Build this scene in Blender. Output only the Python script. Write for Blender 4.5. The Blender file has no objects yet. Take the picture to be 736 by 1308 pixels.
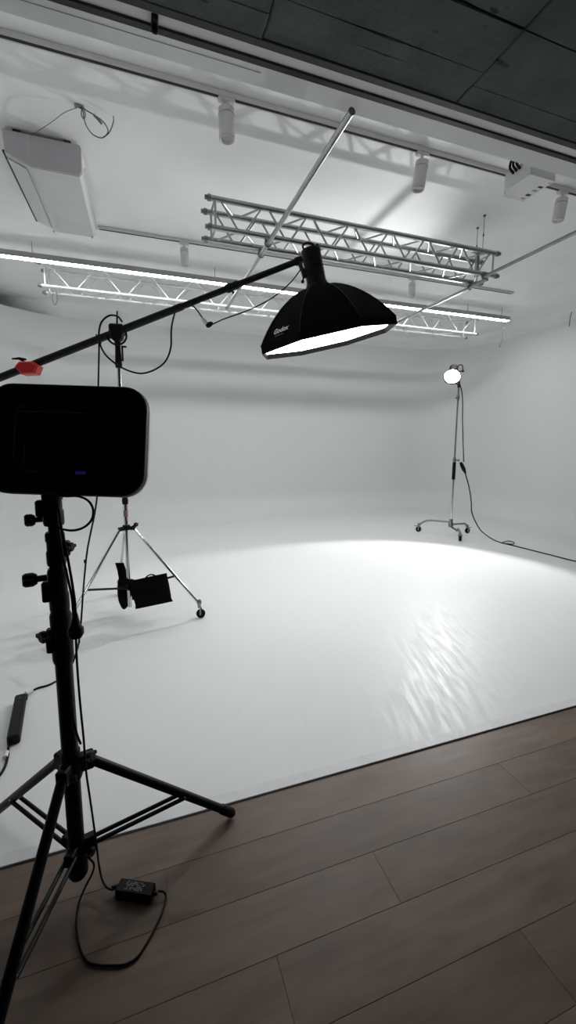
import bpy, math, random
from mathutils import Vector, Matrix, Quaternion, noise as mnoise
random.seed(7)
C = bpy.context.scene.collection
V = Vector
PI = math.pi

# ------------------------------------------------------------------ camera
CX, CY = 368.0, 635.0
VX, VY = (1906.0, 572.0), (182.0, 564.0)
FPX = math.sqrt(-((VX[0]-CX)*(VY[0]-CX)+(VX[1]-CY)*(VY[1]-CY)))
def _cd(px, py): return V(((px-CX)/FPX, (py-CY)/FPX, 1.0))
_ex = _cd(*VX).normalized(); _ey = _cd(*VY).normalized(); _ez = -_ex.cross(_ey)
if _ez.y > 0: _ez = -_ez
EYE = V((0, 0, 1.5))
def ray(px, py):
    d = _cd(px, py); return V((_ex.dot(d), _ey.dot(d), _ez.dot(d)))
def _on(px, py, ax, val):
    d = ray(px, py); return EYE + d*((val-EYE[ax])/d[ax])
def ox(px, py, x): return _on(px, py, 0, x)
def oy(px, py, y): return _on(px, py, 1, y)
def oz(px, py, z): return _on(px, py, 2, z)
def od(px, py, d): return EYE + ray(px, py)*d
cam = bpy.data.objects.new('camera', bpy.data.cameras.new('camera')); C.objects.link(cam)
cam.data.sensor_fit = 'VERTICAL'; cam.data.sensor_height = 36; cam.data.sensor_width = 36*736/1308
cam.data.lens = FPX/1308*36
cam.data.shift_y = (CY-654)/1308
cam.data.clip_start = 0.02
def _w(v): return V((_ex.dot(v), _ey.dot(v), _ez.dot(v)))
_r, _u, _b = _w(V((1,0,0))), _w(V((0,-1,0))), _w(V((0,0,-1)))
cam.matrix_world = Matrix(((_r.x,_u.x,_b.x,EYE.x),(_r.y,_u.y,_b.y,EYE.y),(_r.z,_u.z,_b.z,EYE.z),(0,0,0,1)))
bpy.context.scene.camera = cam

# ------------------------------------------------------------------ materials
def mat(name, col, rough=0.5, metal=0.0, vary=0.0, vscale=6.0, bump=0.0, bscale=60.0, spec=0.5, emit=None, estr=0.0, rvary=0.0):
    m = bpy.data.materials.new(name); m.use_nodes = True
    nt = m.node_tree; N = nt.nodes; L = nt.links
    b = N['Principled BSDF']
    b.inputs['Base Color'].default_value = (*col, 1); b.inputs['Roughness'].default_value = rough
    b.inputs['Metallic'].default_value = metal; b.inputs['Specular IOR Level'].default_value = spec
    tc = N.new('ShaderNodeTexCoord')
    if vary or rvary:
        n = N.new('ShaderNodeTexNoise'); n.inputs['Scale'].default_value = vscale; n.inputs['Detail'].default_value = 4
        L.new(tc.outputs['Object'], n.inputs['Vector'])
        if vary:
            r = N.new('ShaderNodeMapRange'); r.inputs['From Min'].default_value = .3; r.inputs['From Max'].default_value = .7
            r.inputs['To Min'].default_value = 1-vary; r.inputs['To Max'].default_value = 1+vary
            L.new(n.outputs['Fac'], r.inputs['Value'])
            x = N.new('ShaderNodeVectorMath'); x.operation = 'SCALE'; x.inputs[0].default_value = col
            L.new(r.outputs['Result'], x.inputs['Scale']); L.new(x.outputs['Vector'], b.inputs['Base Color'])
        if rvary:
            r = N.new('ShaderNodeMapRange'); r.inputs['From Min'].default_value = .3; r.inputs['From Max'].default_value = .7
            r.inputs['To Min'].default_value = rough-rvary; r.inputs['To Max'].default_value = rough+rvary
            L.new(n.outputs['Fac'], r.inputs['Value']); L.new(r.outputs['Result'], b.inputs['Roughness'])
    if bump:
        n = N.new('ShaderNodeTexNoise'); n.inputs['Scale'].default_value = bscale; n.inputs['Detail'].default_value = 3
        L.new(tc.outputs['Object'], n.inputs['Vector'])
        bp = N.new('ShaderNodeBump'); bp.inputs['Strength'].default_value = bump; bp.inputs['Distance'].default_value = .004
        L.new(n.outputs['Fac'], bp.inputs['Height']); L.new(bp.outputs['Normal'], b.inputs['Normal'])
    if emit:
        b.inputs['Emission Color'].default_value = (*emit, 1); b.inputs['Emission Strength'].default_value = estr
    return m
M = {}
M['ceil'] = mat('white_ceiling_paint', (.84,.85,.845), .75, vary=.03, vscale=2.2, bump=.15, bscale=40, spec=.2)
M['fascia'] = mat('white_board_paint', (.62,.63,.63), .7, vary=.04, vscale=3, spec=.2)
M['railwhite'] = mat('white_enamel', (.66,.65,.66), .45, vary=.03)
M['spotwhite'] = mat('white_spotlight_enamel', (.66,.64,.66), .4, vary=.03)
M['slot'] = mat('dark_slot', (.012,.012,.013), .6, vary=.1)
M['black'] = mat('black_plastic', (.005,.0052,.006), .55, vary=.15, vscale=30, spec=.18)
M['blackmetal'] = mat('black_coated_metal', (.005,.005,.006), .48, vary=.15, vscale=20, spec=.2)
M['rubber'] = mat('black_rubber', (.005,.005,.0055), .6, vary=.15, vscale=30, spec=.15)
M['fabric'] = mat('black_nylon', (.005,.005,.0055), .85, vary=.2, vscale=40, bump=.3, bscale=300, spec=.04)
M['chrome'] = mat('chrome', (.62,.63,.65), .16, 1.0, rvary=.05, vscale=12)
M['steel'] = mat('dull_steel', (.26,.26,.265), .38, 1.0, vary=.1, vscale=12)
M['alu'] = mat('brushed_aluminium', (.46,.465,.47), .36, 1.0, vary=.06, vscale=14, rvary=.08)
M['alufar'] = mat('pale_aluminium', (.74,.74,.74), .4, .75, vary=.06, vscale=14)
M['wire'] = mat('grey_wire', (.10,.10,.105), .45, .6, vary=.1)
M['acwhite'] = mat('air_conditioner_white', (.60,.615,.60), .5, vary=.03)
M['acend'] = mat('air_conditioner_end_grey', (.56,.53,.56), .55, vary=.04)
M['housing'] = mat('grey_light_housing', (.36,.36,.365), .5, vary=.05)
M['whiteplastic'] = mat('white_plastic', (.68,.68,.68), .4, vary=.03)
M['red'] = mat('red_plastic', (.52,.012,.014), .45, vary=.08, vscale=15)
M['redtape'] = mat('faded_red_tape', (.30,.14,.14), .6, vary=.2, vscale=60)
M['maroon'] = mat('dark_red_plastic', (.10,.006,.02), .5, vary=.1)
M['logo'] = mat('white_print', (.85,.85,.85), .6, vary=.03)
M['print'] = mat('grey_label_print', (.30,.30,.30), .6, vary=.05)
M['screen'] = mat('blue_display', (.01,.008,.03), .3, emit=(.10,.06,.6), estr=.06, vary=.05)
M['silver'] = mat('silver_lining', (.55,.55,.55), .5, vary=.05)
M['diffuser'] = mat('softbox_diffuser', (.85,.85,.85), .8, vary=.02, emit=(.98,1,1), estr=6.5)
M['led'] = mat('led_diffuser', (.85,.85,.84), .6, vary=.02, emit=(.985,1,.995), estr=28.0)
M['lamp'] = mat('lamp_emitter', (.9,.9,.9), .5, vary=.02, emit=(1,.995,.98), estr=60.0)
M['panelglow'] = mat('panel_diffuser', (.8,.8,.8), .5, vary=.02, emit=(.98,1,1), estr=14.0)
M['panelrim'] = mat('panel_diffuser_edge', (.75,.76,.76), .4, vary=.03)
M['edge'] = mat('white_edge_strip', (.70,.70,.725), .5, vary=.05, vscale=9, bump=.2, bscale=25)
M['walldark'] = mat('dark_grey_paint', (.10,.105,.105), .8, vary=.06, vscale=2)

def nodes(m): return m.node_tree.nodes, m.node_tree.links
def make_cyc():
    m = mat('white_cyclorama_paint', (.76,.77,.765), .42, spec=.32)
    N, L = nodes(m); b = N['Principled BSDF']; g = N.new('ShaderNodeNewGeometry')
    vr = N.new('ShaderNodeVectorRotate'); vr.rotation_type = 'Z_AXIS'; vr.inputs['Angle'].default_value = math.radians(-72); L.new(g.outputs['Position'], vr.inputs['Vector'])
    mp = N.new('ShaderNodeMapping'); mp.inputs['Scale'].default_value = (1.7,10,3)
    L.new(vr.outputs['Vector'], mp.inputs['Vector'])
    n = N.new('ShaderNodeTexNoise'); n.inputs['Scale'].default_value = 1.5; n.inputs['Detail'].default_value = 5; n.inputs['Distortion'].default_value = .8
    L.new(mp.outputs['Vector'], n.inputs['Vector'])
    bp = N.new('ShaderNodeBump'); bp.inputs['Strength'].default_value = .26; bp.inputs['Distance'].default_value = .006
    L.new(n.outputs['Fac'], bp.inputs['Height']); L.new(bp.outputs['Normal'], b.inputs['Normal'])
    # roughness: rolled paint, patchy gloss
    n2 = N.new('ShaderNodeTexNoise'); n2.inputs['Scale'].default_value = 2.5; n2.inputs['Detail'].default_value = 4
    L.new(mp.outputs['Vector'], n2.inputs['Vector'])
    r = N.new('ShaderNodeMapRange'); r.inputs['From Min'].default_value = .35; r.inputs['From Max'].default_value = .65
    r.inputs['To Min'].default_value = .38; r.inputs['To Max'].default_value = .56
    L.new(n2.outputs['Fac'], r.inputs['Value']); L.new(r.outputs['Result'], b.inputs['Roughness'])
    # scuff spots
    n3 = N.new('ShaderNodeTexNoise'); n3.inputs['Scale'].default_value = 13; n3.inputs['Detail'].default_value = 2
    L.new(g.outputs['Position'], n3.inputs['Vector'])
    s = N.new('ShaderNodeMapRange'); s.inputs['From Min'].default_value = .735; s.inputs['From Max'].default_value = .78
    L.new(n3.outputs['Fac'], s.inputs['Value'])
    n4 = N.new('ShaderNodeTexNoise'); n4.inputs['Scale'].default_value = 1.3; L.new(g.outputs['Position'], n4.inputs['Vector'])
    v = N.new('ShaderNodeMapRange'); v.inputs['From Min'].default_value = .3; v.inputs['From Max'].default_value = .7
    v.inputs['To Min'].default_value = 0; v.inputs['To Max'].default_value = .25; L.new(n4.outputs['Fac'], v.inputs['Value'])
    mx = N.new('ShaderNodeMixRGB'); mx.inputs[1].default_value = (.76,.77,.765,1); mx.inputs[2].default_value = (.73,.738,.735,1)
    L.new(v.outputs['Result'], mx.inputs[0])
    sx = N.new('ShaderNodeSeparateXYZ'); L.new(g.outputs['Position'], sx.inputs[0])
    fr = N.new('ShaderNodeMapRange'); fr.inputs['From Min'].default_value = 1.8; fr.inputs['From Max'].default_value = 1.6; L.new(sx.outputs['Y'], fr.inputs['Value'])
    sm = N.new('ShaderNodeMath'); sm.operation = 'MULTIPLY'; L.new(s.outputs['Result'], sm.inputs[0]); L.new(fr.outputs['Result'], sm.inputs[1])
    m2 = N.new('ShaderNodeMixRGB'); m2.inputs[2].default_value = (.35,.35,.36,1)
    L.new(mx.outputs[0], m2.inputs[1]); L.new(sm.outputs[0], m2.inputs[0]); L.new(m2.outputs[0], b.inputs['Base Color'])
    return m
M['cyc'] = make_cyc()
def make_wood():
    m = mat('brown_oak_planks', (.15,.11,.09), .42, spec=.35)
    N, L = nodes(m); b = N['Principled BSDF']; g = N.new('ShaderNodeNewGeometry')
    off = N.new('ShaderNodeVectorMath'); off.operation = 'SCALE'; off.inputs[0].default_value = (13.1, 7.7, 3.3)
    L.new(g.outputs['Random Per Island'], off.inputs['Scale'])
    add = N.new('ShaderNodeVectorMath'); L.new(g.outputs['Position'], add.inputs[0]); L.new(off.outputs['Vector'], add.inputs[1])
    mp = N.new('ShaderNodeMapping'); mp.inputs['Scale'].default_value = (1.6, 11, 4); L.new(add.outputs['Vector'], mp.inputs['Vector'])
    n = N.new('ShaderNodeTexNoise'); n.inputs['Scale'].default_value = 2.2; n.inputs['Detail'].default_value = 7; n.inputs['Distortion'].default_value = .6
    L.new(mp.outputs['Vector'], n.inputs['Vector'])
    mp2 = N.new('ShaderNodeMapping'); mp2.inputs['Scale'].default_value = (2.2, 5, 3); L.new(add.outputs['Vector'], mp2.inputs['Vector'])
    n2 = N.new('ShaderNodeTexNoise'); n2.inputs['Scale'].default_value = 1.6; n2.inputs['Detail'].default_value = 3; L.new(mp2.outputs['Vector'], n2.inputs['Vector'])
    r = N.new('ShaderNodeValToRGB'); e = r.color_ramp.elements
    e[0].position = .28; e[0].color = (.084,.056,.041,1); e[1].position = .72; e[1].color = (.176,.121,.091,1)
    k = e.new(.5); k.color = (.130,.089,.067,1)
    mxf = N.new('ShaderNodeMath'); mxf.operation = 'MULTIPLY_ADD'; mxf.inputs[1].default_value = .5
    L.new(n.outputs['Fac'], mxf.inputs[0])
    hf = N.new('ShaderNodeMath'); hf.operation = 'MULTIPLY'; hf.inputs[1].default_value = .5; L.new(n2.outputs['Fac'], hf.inputs[0]); L.new(hf.outputs[0], mxf.inputs[2])
    L.new(mxf.outputs[0], r.inputs['Fac'])
    tint = N.new('ShaderNodeMapRange'); tint.inputs['To Min'].default_value = .86; tint.inputs['To Max'].default_value = 1.14
    L.new(g.outputs['Random Per Island'], tint.inputs['Value'])
    sc = N.new('ShaderNodeVectorMath'); sc.operation = 'SCALE'; L.new(r.outputs['Color'], sc.inputs[0]); L.new(tint.outputs['Result'], sc.inputs['Scale'])
    L.new(sc.outputs['Vector'], b.inputs['Base Color'])
    rr = N.new('ShaderNodeMapRange'); rr.inputs['To Min'].default_value = .36; rr.inputs['To Max'].default_value = .54; L.new(n2.outputs['Fac'], rr.inputs['Value'])
    L.new(rr.outputs['Result'], b.inputs['Roughness'])
    bp = N.new('ShaderNodeBump'); bp.inputs['Strength'].default_value = .12; bp.inputs['Distance'].default_value = .003
    L.new(n.outputs['Fac'], bp.inputs['Height']); L.new(bp.outputs['Normal'], b.inputs['Normal'])
    return m
M['wood'] = make_wood()
def make_concrete():
    m = mat('dark_grey_concrete', (.10,.11,.11), .85, spec=.2)
    N, L = nodes(m); b = N['Principled BSDF']; g = N.new('ShaderNodeNewGeometry')
    n = N.new('ShaderNodeTexNoise'); n.inputs['Scale'].default_value = 4; n.inputs['Detail'].default_value = 8; n.inputs['Roughness'].default_value = .65
    L.new(g.outputs['Position'], n.inputs['Vector'])
    r = N.new('ShaderNodeValToRGB'); e = r.color_ramp.elements
    e[0].position = .32; e[0].color = (.050,.060,.060,1); e[1].position = .75; e[1].color = (.092,.104,.105,1)
    L.new(n.outputs['Fac'], r.inputs['Fac'])
    v = N.new('ShaderNodeTexNoise'); v.inputs['Scale'].default_value = 9; v.inputs['Detail'].default_value = 3
    mp = N.new('ShaderNodeMapping'); mp.inputs['Scale'].default_value = (.6, 1.6, 1); L.new(g.outputs['Position'], mp.inputs['Vector']); L.new(mp.outputs['Vector'], v.inputs['Vector'])
    s = N.new('ShaderNodeMapRange'); s.inputs['From Min'].default_value = .70; s.inputs['From Max'].default_value = .74; L.new(v.outputs['Fac'], s.inputs['Value'])
    mx = N.new('ShaderNodeMixRGB'); mx.inputs[2].default_value = (.02,.021,.022,1); L.new(s.outputs['Result'], mx.inputs[0]); L.new(r.outputs['Color'], mx.inputs[1])
    L.new(mx.outputs[0], b.inputs['Base Color'])
    bp = N.new('ShaderNodeBump'); bp.inputs['Strength'].default_value = .8; bp.inputs['Distance'].default_value = .02
    L.new(n.outputs['Fac'], bp.inputs['Height']); L.new(bp.outputs['Normal'], b.inputs['Normal'])
    return m
M['concrete'] = make_concrete()

# ------------------------------------------------------------------ mesh builder
def frame(d, up=None):
    d = d.normalized()
    up = up or (V((0,0,1)) if abs(d.z) < .9 else V((1,0,0)))
    x = up.cross(d).normalized(); y = d.cross(x)
    return x, y, d
def spline(pts, n=8):
    pts = [V(p) for p in pts]; out = []
    P = [2*pts[0]-pts[1]] + pts + [2*pts[-1]-pts[-2]]
    for i in range(1, len(P)-2):
        p0, p1, p2, p3 = P[i-1:i+3]
        def kt(a, b): return max((b-a).length, 1e-5)**.5
        t0 = 0; t1 = t0+kt(p0,p1); t2 = t1+kt(p1,p2); t3 = t2+kt(p2,p3)
        for k in range(n):
            t = t1+(t2-t1)*k/n
            a1 = p0*((t1-t)/(t1-t0))+p1*((t-t0)/(t1-t0)); a2 = p1*((t2-t)/(t2-t1))+p2*((t-t1)/(t2-t1)); a3 = p2*((t3-t)/(t3-t2))+p3*((t-t2)/(t3-t2))
            b1 = a1*((t2-t)/(t2-t0))+a2*((t-t0)/(t2-t0)); b2 = a2*((t3-t)/(t3-t1))+a3*((t-t1)/(t3-t1))
            out.append(b1*((t2-t)/(t2-t1))+b2*((t-t1)/(t2-t1)))
    out.append(pts[-1]); return out

class MB:
    def __init__(s): s.v = []; s.f = []; s.sm = []; s.mi = []
    def add(s, vs, fs, smooth=False, mi=0):
        o = len(s.v); s.v += [V(p) for p in vs]
        for f in fs: s.f.append([o+i for i in f]); s.sm.append(smooth); s.mi.append(mi)
        return s
    def box(s, c, size, R=None, bev=0.0, mi=0):
        c = V(c); h = V(size)/2; R = R or Matrix.Identity(3)
        b = min(bev, min(h)*.9)
        if b <= 0:
            vs = [c+R@V((x*h.x,y*h.y,z*h.z)) for x in(-1,1) for y in(-1,1) for z in(-1,1)]
            return s.add(vs, [(0,1,3,2),(4,6,7,5),(0,4,5,1),(2,3,7,6),(0,2,6,4),(1,5,7,3)], mi=mi)
        # chamfered box: three vertices per corner
        idx = {}; vs = []
        for x in(-1,1):
            for y in(-1,1):
                for z in(-1,1):
                    for a in range(3):
                        p = [x*(h.x-b), y*(h.y-b), z*(h.z-b)]; p[a] = (x,y,z)[a]*h[a]
                        idx[(x,y,z,a)] = len(vs); vs.append(c+R@V(p))
        fs = []
        for a in range(3):
            o = [i for i in range(3) if i != a]
            for sg in(-1,1):
                q = []
                for (m,n) in((-1,-1),(1,-1),(1,1),(-1,1)):
                    k = [0,0,0]; k[a] = sg; k[o[0]] = m; k[o[1]] = n; q.append(idx[(*k,a)])
                if (sg > 0) != (a != 1): q.reverse()
                fs.append(q)
        for a in range(3):   # edge chamfers along axis a
            o = [i for i in range(3) if i != a]
            for m in(-1,1):
                for n in(-1,1):
                    def K(t, ax):
                        k = [0,0,0]; k[a] = t; k[o[0]] = m; k[o[1]] = n; return idx[(*k,ax)]
                    q = [K(-1,o[0]),K(1,o[0]),K(1,o[1]),K(-1,o[1])]
                    fs.append(q)
        for x in(-1,1):
            for y in(-1,1):
                for z in(-1,1): fs.append([idx[(x,y,z,a)] for a in range(3)])
        return s.add(vs, fs, mi=mi)
    def cyl(s, a, b, r0, r1=None, n=16, cap=True, mi=0):
        return s.lathe(a, b, [(0, r0), (1, r0 if r1 is None else r1)], n, cap, mi=mi)
    def lathe(s, a, b, prof, n=20, cap=True, mi=0, smooth=True):
        """prof: (t, r) with t the fraction along a->b"""
        a = V(a); b = V(b); x, y, d = frame(b-a); vs = []; fs = []
        for (t, r) in prof:
            c = a+(b-a)*t
            vs += [c+(x*math.cos(2*PI*i/n)+y*math.sin(2*PI*i/n))*r for i in range(n)]
        for k in range(len(prof)-1):
            for i in range(n):
                j = (i+1) % n; fs.append((k*n+i, k*n+j, (k+1)*n+j, (k+1)*n+i))
        s.add(vs, fs, smooth, mi)
        if cap:
            s.add([v for v in vs[:n]], [tuple(range(n))[::-1]], mi=mi); s.add([v for v in vs[-n:]], [tuple(range(n))], mi=mi)
        return s
    def tube(s, pts, r, n=8, cap=True, mi=0, flat=None):
        pts = [V(p) for p in pts]; rr = r if isinstance(r, (list, tuple)) else [r]*len(pts)
        t0 = (pts[1]-pts[0]).normalized(); x, y, _ = frame(t0); vs = []; fs = []
        prev = t0
        for i, p in enumerate(pts):
            t = ((pts[min(i+1,len(pts)-1)]-pts[i]).normalized()+(pts[i]-pts[max(i-1,0)]).normalized())
            t = t.normalized() if t.length > 1e-6 else prev
            q = prev.rotation_difference(t); x = q@x; y = q@y; prev = t
            vs += [p+(x*math.cos(2*PI*k/n)+y*math.sin(2*PI*k/n))*rr[i] for k in range(n)]
        for i in range(len(pts)-1):
            for k in range(n):
                j = (k+1) % n; fs.append((i*n+k, i*n+j, (i+1)*n+j, (i+1)*n+k))
        s.add(vs, fs, True, mi)
        if cap: s.add(vs[:n], [tuple(range(n))[::-1]], mi=mi); s.add(vs[-n:], [tuple(range(n))], mi=mi)
        return s
    def prism(s, poly, ext, mi=0, smooth=False):
        """poly: list of points in a plane; ext: extrusion vector"""
        n = len(poly); ext = V(ext); vs = [V(p) for p in poly]+[V(p)+ext for p in poly]
        s.add(vs, [(i, (i+1)%n, n+(i+1)%n, n+i) for i in range(n)], smooth, mi)
        s.add(vs[:n], [tuple(range(n))[::-1]], mi=mi); return s.add(vs[n:], [tuple(range(n))], mi=mi)
    def ball(s, c, r, n=12, m=8, scale=(1,1,1), mi=0):
        c = V(c); vs = []; fs = []
        for i in range(m+1):
            th = PI*i/m
            for k in range(n):
                ph = 2*PI*k/n; vs.append(c+V((r*scale[0]*math.sin(th)*math.cos(ph), r*scale[1]*math.sin(th)*math.sin(ph), r*scale[2]*math.cos(th))))
        for i in range(m):
            for k in range(n):
                j = (k+1)%n; fs.append((i*n+k,(i+1)*n+k,(i+1)*n+j,i*n+j))
        return s.add(vs, fs, True, mi)
    def torus(s, c, ax, R, r, n=24, m=8, a0=0, a1=2*PI, mi=0):
        x, y, _ = frame(V(ax)); c = V(c); closed = abs(a1-a0-2*PI) < 1e-6
        pts = [c+(x*math.cos(a0+(a1-a0)*i/n)+y*math.sin(a0+(a1-a0)*i/n))*R for i in range(n+1)]
        return s.tube(pts, r, m, not closed, mi)
    def build(s, name, mats, parent=None, origin=None, weld=False):
        if not isinstance(mats, (list, tuple)): mats = [mats]
        if parent is not None:
            o = V((0,0,0)); q = parent
            while q is not None: o += q.location; q = q.parent
        elif origin is not None: o = V(origin)
        else:
            xs = [p.x for p in s.v]; ys = [p.y for p in s.v]; zs = [p.z for p in s.v]
            o = V(((min(xs)+max(xs))/2, (min(ys)+max(ys))/2, min(zs)))
        me = bpy.data.meshes.new(name); me.from_pydata([p-o for p in s.v], [], s.f)
        for m in mats: me.materials.append(m)
        me.polygons.foreach_set('use_smooth', s.sm); me.polygons.foreach_set('material_index', s.mi)
        import bmesh
        bm = bmesh.new(); bm.from_mesh(me)
        if weld: bmesh.ops.remove_doubles(bm, verts=bm.verts, dist=1e-5)
        bmesh.ops.recalc_face_normals(bm, faces=bm.faces); bm.to_mesh(me); bm.free()
        me.update()
        ob = bpy.data.objects.new(name, me); C.objects.link(ob)
        if parent is not None: ob.parent = parent
        else: ob.location = o
        return ob
def tag(o, label, cat, group=None, kind=None):
    o['label'] = label; o['category'] = cat
    if group: o['group'] = group
    if kind: o['kind'] = kind
    return o
def thing(name, loc, label, cat, group=None):
    o = bpy.data.objects.new(name, None); C.objects.link(o); o.location = V(loc); o.empty_display_size = .1
    return tag(o, label, cat, group)
def struct(o): o['kind'] = 'structure'; return o
def copy_thing(o, loc):
    r = o.copy(); C.objects.link(r); r.location = V(loc)
    def rec(a, b):
        for ch in [c for c in bpy.data.objects if c.parent == a]:
            c = ch.copy(); C.objects.link(c); c.parent = b; rec(ch, c)
    rec(o, r); return r

# ------------------------------------------------------------------ setting
XL, XR, YB, YE = -2.3, 7.0, 8.2, 1.545       # cyclorama walls and the front edge of the white floor
ZC, ZS = 3.8, .006                           # white ceiling, top of the raised white floor
ZT = 3.58                                    # top edge of the cyclorama wall
ZK, YK = 3.2, 1.935                          # concrete ceiling and its far edge
YF = 2.235                                   # far edge of the white soffit

# oak planks: rows along X, seams measured
W = .1835; b = MB()
ends = {0: [-.62, 3.4], 1: [.02, 1.53], 2: [-.9, .745, 2.6], 3: [.315, 1.9], 4: [-.3, 1.05], 5: [.5, 2.0]}
y1 = YE - .006; row = 0
def plank(x0, x1, ya, yb):
    g, d = .0002, .0009; x0 += g; x1 -= g; ya += g; yb -= g
    vs = [(x0,ya,-.0008),(x1,ya,-.0008),(x1,yb,-.0008),(x0,yb,-.0008),(x0+d,ya+d,0),(x1-d,ya+d,0),(x1-d,yb-d,0),(x0+d,yb-d,0),(x0,ya,-.02),(x1,ya,-.02),(x1,yb,-.02),(x0,yb,-.02)]
    b.add(vs, [(4,5,6,7),(0,1,5,4),(1,2,6,5),(2,3,7,6),(3,0,4,7),(8,9,1,0),(9,10,2,1),(10,11,3,2),(11,8,0,3),(11,10,9,8)])
while y1 > -3.4:
    cuts = ends.get(row, [random.uniform(-1.6, -.6), random.uniform(.2,1.4), random.uniform(2.2,3)])
    xs = [XL] + sorted(cuts)
    while xs[-1] < XR-2.2: xs.append(xs[-1]+random.uniform(1.5,2.0))
    xs.append(XR)
    for a, c in zip(xs, xs[1:]): plank(a, c, y1-W, y1)
    y1 -= W; row += 1
YN = y1
struct(b.build('floor', M['wood'], origin=(0,0,0)))

# cyclorama: raised white floor, coves and walls as one seamless surface
def path(left_square, R=1.25):
    """plan outline from left-front to right-front, as (point, outward normal)"""
    out = []; ny = 14
    Rl = 0 if left_square else R
    for i in range(ny): out.append((V((XL, YE+(YB-Rl-YE)*i/ny, 0)), V((-1,0,0))))
    if left_square:
        out.append((V((XL,YB,0)), V((-1,0,0)))); out.append((V((XL,YB,0)), V((0,1,0))))
    else:
        for i in range(17):
            a = PI - PI/2*i/16; n = V((math.cos(a), math.sin(a), 0)); out.append((V((XL+R,YB-R,0))+n*R, n))
    for i in range(1, 16): out.append((V((XL+Rl+(XR-R-XL-Rl)*i/16, YB, 0)), V((0,1,0))))
    for i in range(17):
        a = PI/2 - PI/2*i/16; n = V((math.cos(a), math.sin(a), 0)); out.append((V((XR-R,YB-R,0))+n*R, n))
    for i in range(1, ny+1): out.append((V((XR, YB-R-(YB-R-YE)*i/ny, 0)), V((1,0,0))))
    return out
def sweep(b, P, prof):
    n = len(prof); vs = []
    for p, nr in P:
        for (o, z) in prof: vs.append(p - nr*o + V((0,0,z)))
    fs = [(i*n+k, (i+1)*n+k, (i+1)*n+k+1, i*n+k+1) for i in range(len(P)-1) for k in range(n-1)]
    b.add(vs, fs, True); return vs
b = MB(); P = path(False); rc = .55
prof = [(rc - rc*math.sin(a*PI/2/10), ZS + rc - rc*math.cos(a*PI/2/10)) for a in range(11)] + [(0, z) for z in (1.2,1.8,2.4,3.0,ZT)]
vs = sweep(b, P, prof)
inner = [p - nr*rc + V((0,0,ZS)) for p, nr in P]
# floor sheet: strips from the inner outline
cpt = [V((p.x, p.y, ZS)) for p in inner]
b.add(cpt, [list(range(len(cpt)))], True)
b.box((XL+(XR-XL)/2, YE+.004, ZS/2-.012), (XR-XL, .008, ZS+.022))
struct(b.build('floor_cyclorama', M['cyc'], origin=(0,YE,0), weld=True))
b = MB(); b.box(((XL+XR)/2, YE+.026, ZS+.0006), (XR-XL, .052, .0012)); b.box(((XL+XR)/2, YE-.0006, ZS/2-.01), (XR-XL, .0012, ZS+.02)); struct(b.build('trim_5', M['edge']))
b = MB(); b.box(((XL+XR)/2, YE-.004, -.015), (XR-XL, .012, .01)); struct(b.build('trim_6', M['slot']))
# upper wall band and ceiling
b = MB(); rr = .16
prof = [(0, ZT), (0, ZC-rr)] + [(rr-rr*math.cos(a*PI/2/6), ZC-rr+rr*math.sin(a*PI/2/6)) for a in range(1,7)]
sweep(b, path(True), prof); struct(b.build('wall_back', M['ceil'], origin=(0,YB,ZT)))
b = MB(); b.box(((XL+XR)/2, (YF+YB+.3)/2-.15+.15, ZC+.03), (XR-XL+.6, YB+.3-YF, .06)); struct(b.build('ceiling', M['ceil']))
# fascia and white soffit with its black curtain rail, black edge of the concrete
b = MB(); b.box(((XL+XR)/2, YF-.012, (3.27+ZC)/2+.02), (XR-XL, .024, ZC-3.27+.04))
b.box(((XL+XR)/2, (YK+.04+YF)/2, 3.26), (XR-XL, YF-YK-.04, .02)); struct(b.build('trim_1', M['fascia']))
b = MB(); b.box(((XL+XR)/2, YK+.02, ZK+.035), (XR-XL, .04, .075), bev=.004); struct(b.build('trim_2', M['slot']))
yr = oz(368, 90, 3.245).y
b = MB(); b.box(((XL+XR)/2, yr, 3.245), (XR-XL, .028, .014)); struct(b.build('trim_3', M['slot']))
# thin board seam beyond the rail
b = MB(); ys = oz(368, 104, 3.249).y; b.box((-.5, ys, 3.2495), (2.2, .0025, .003)); struct(b.build('trim_4', M['housing']))
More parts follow.
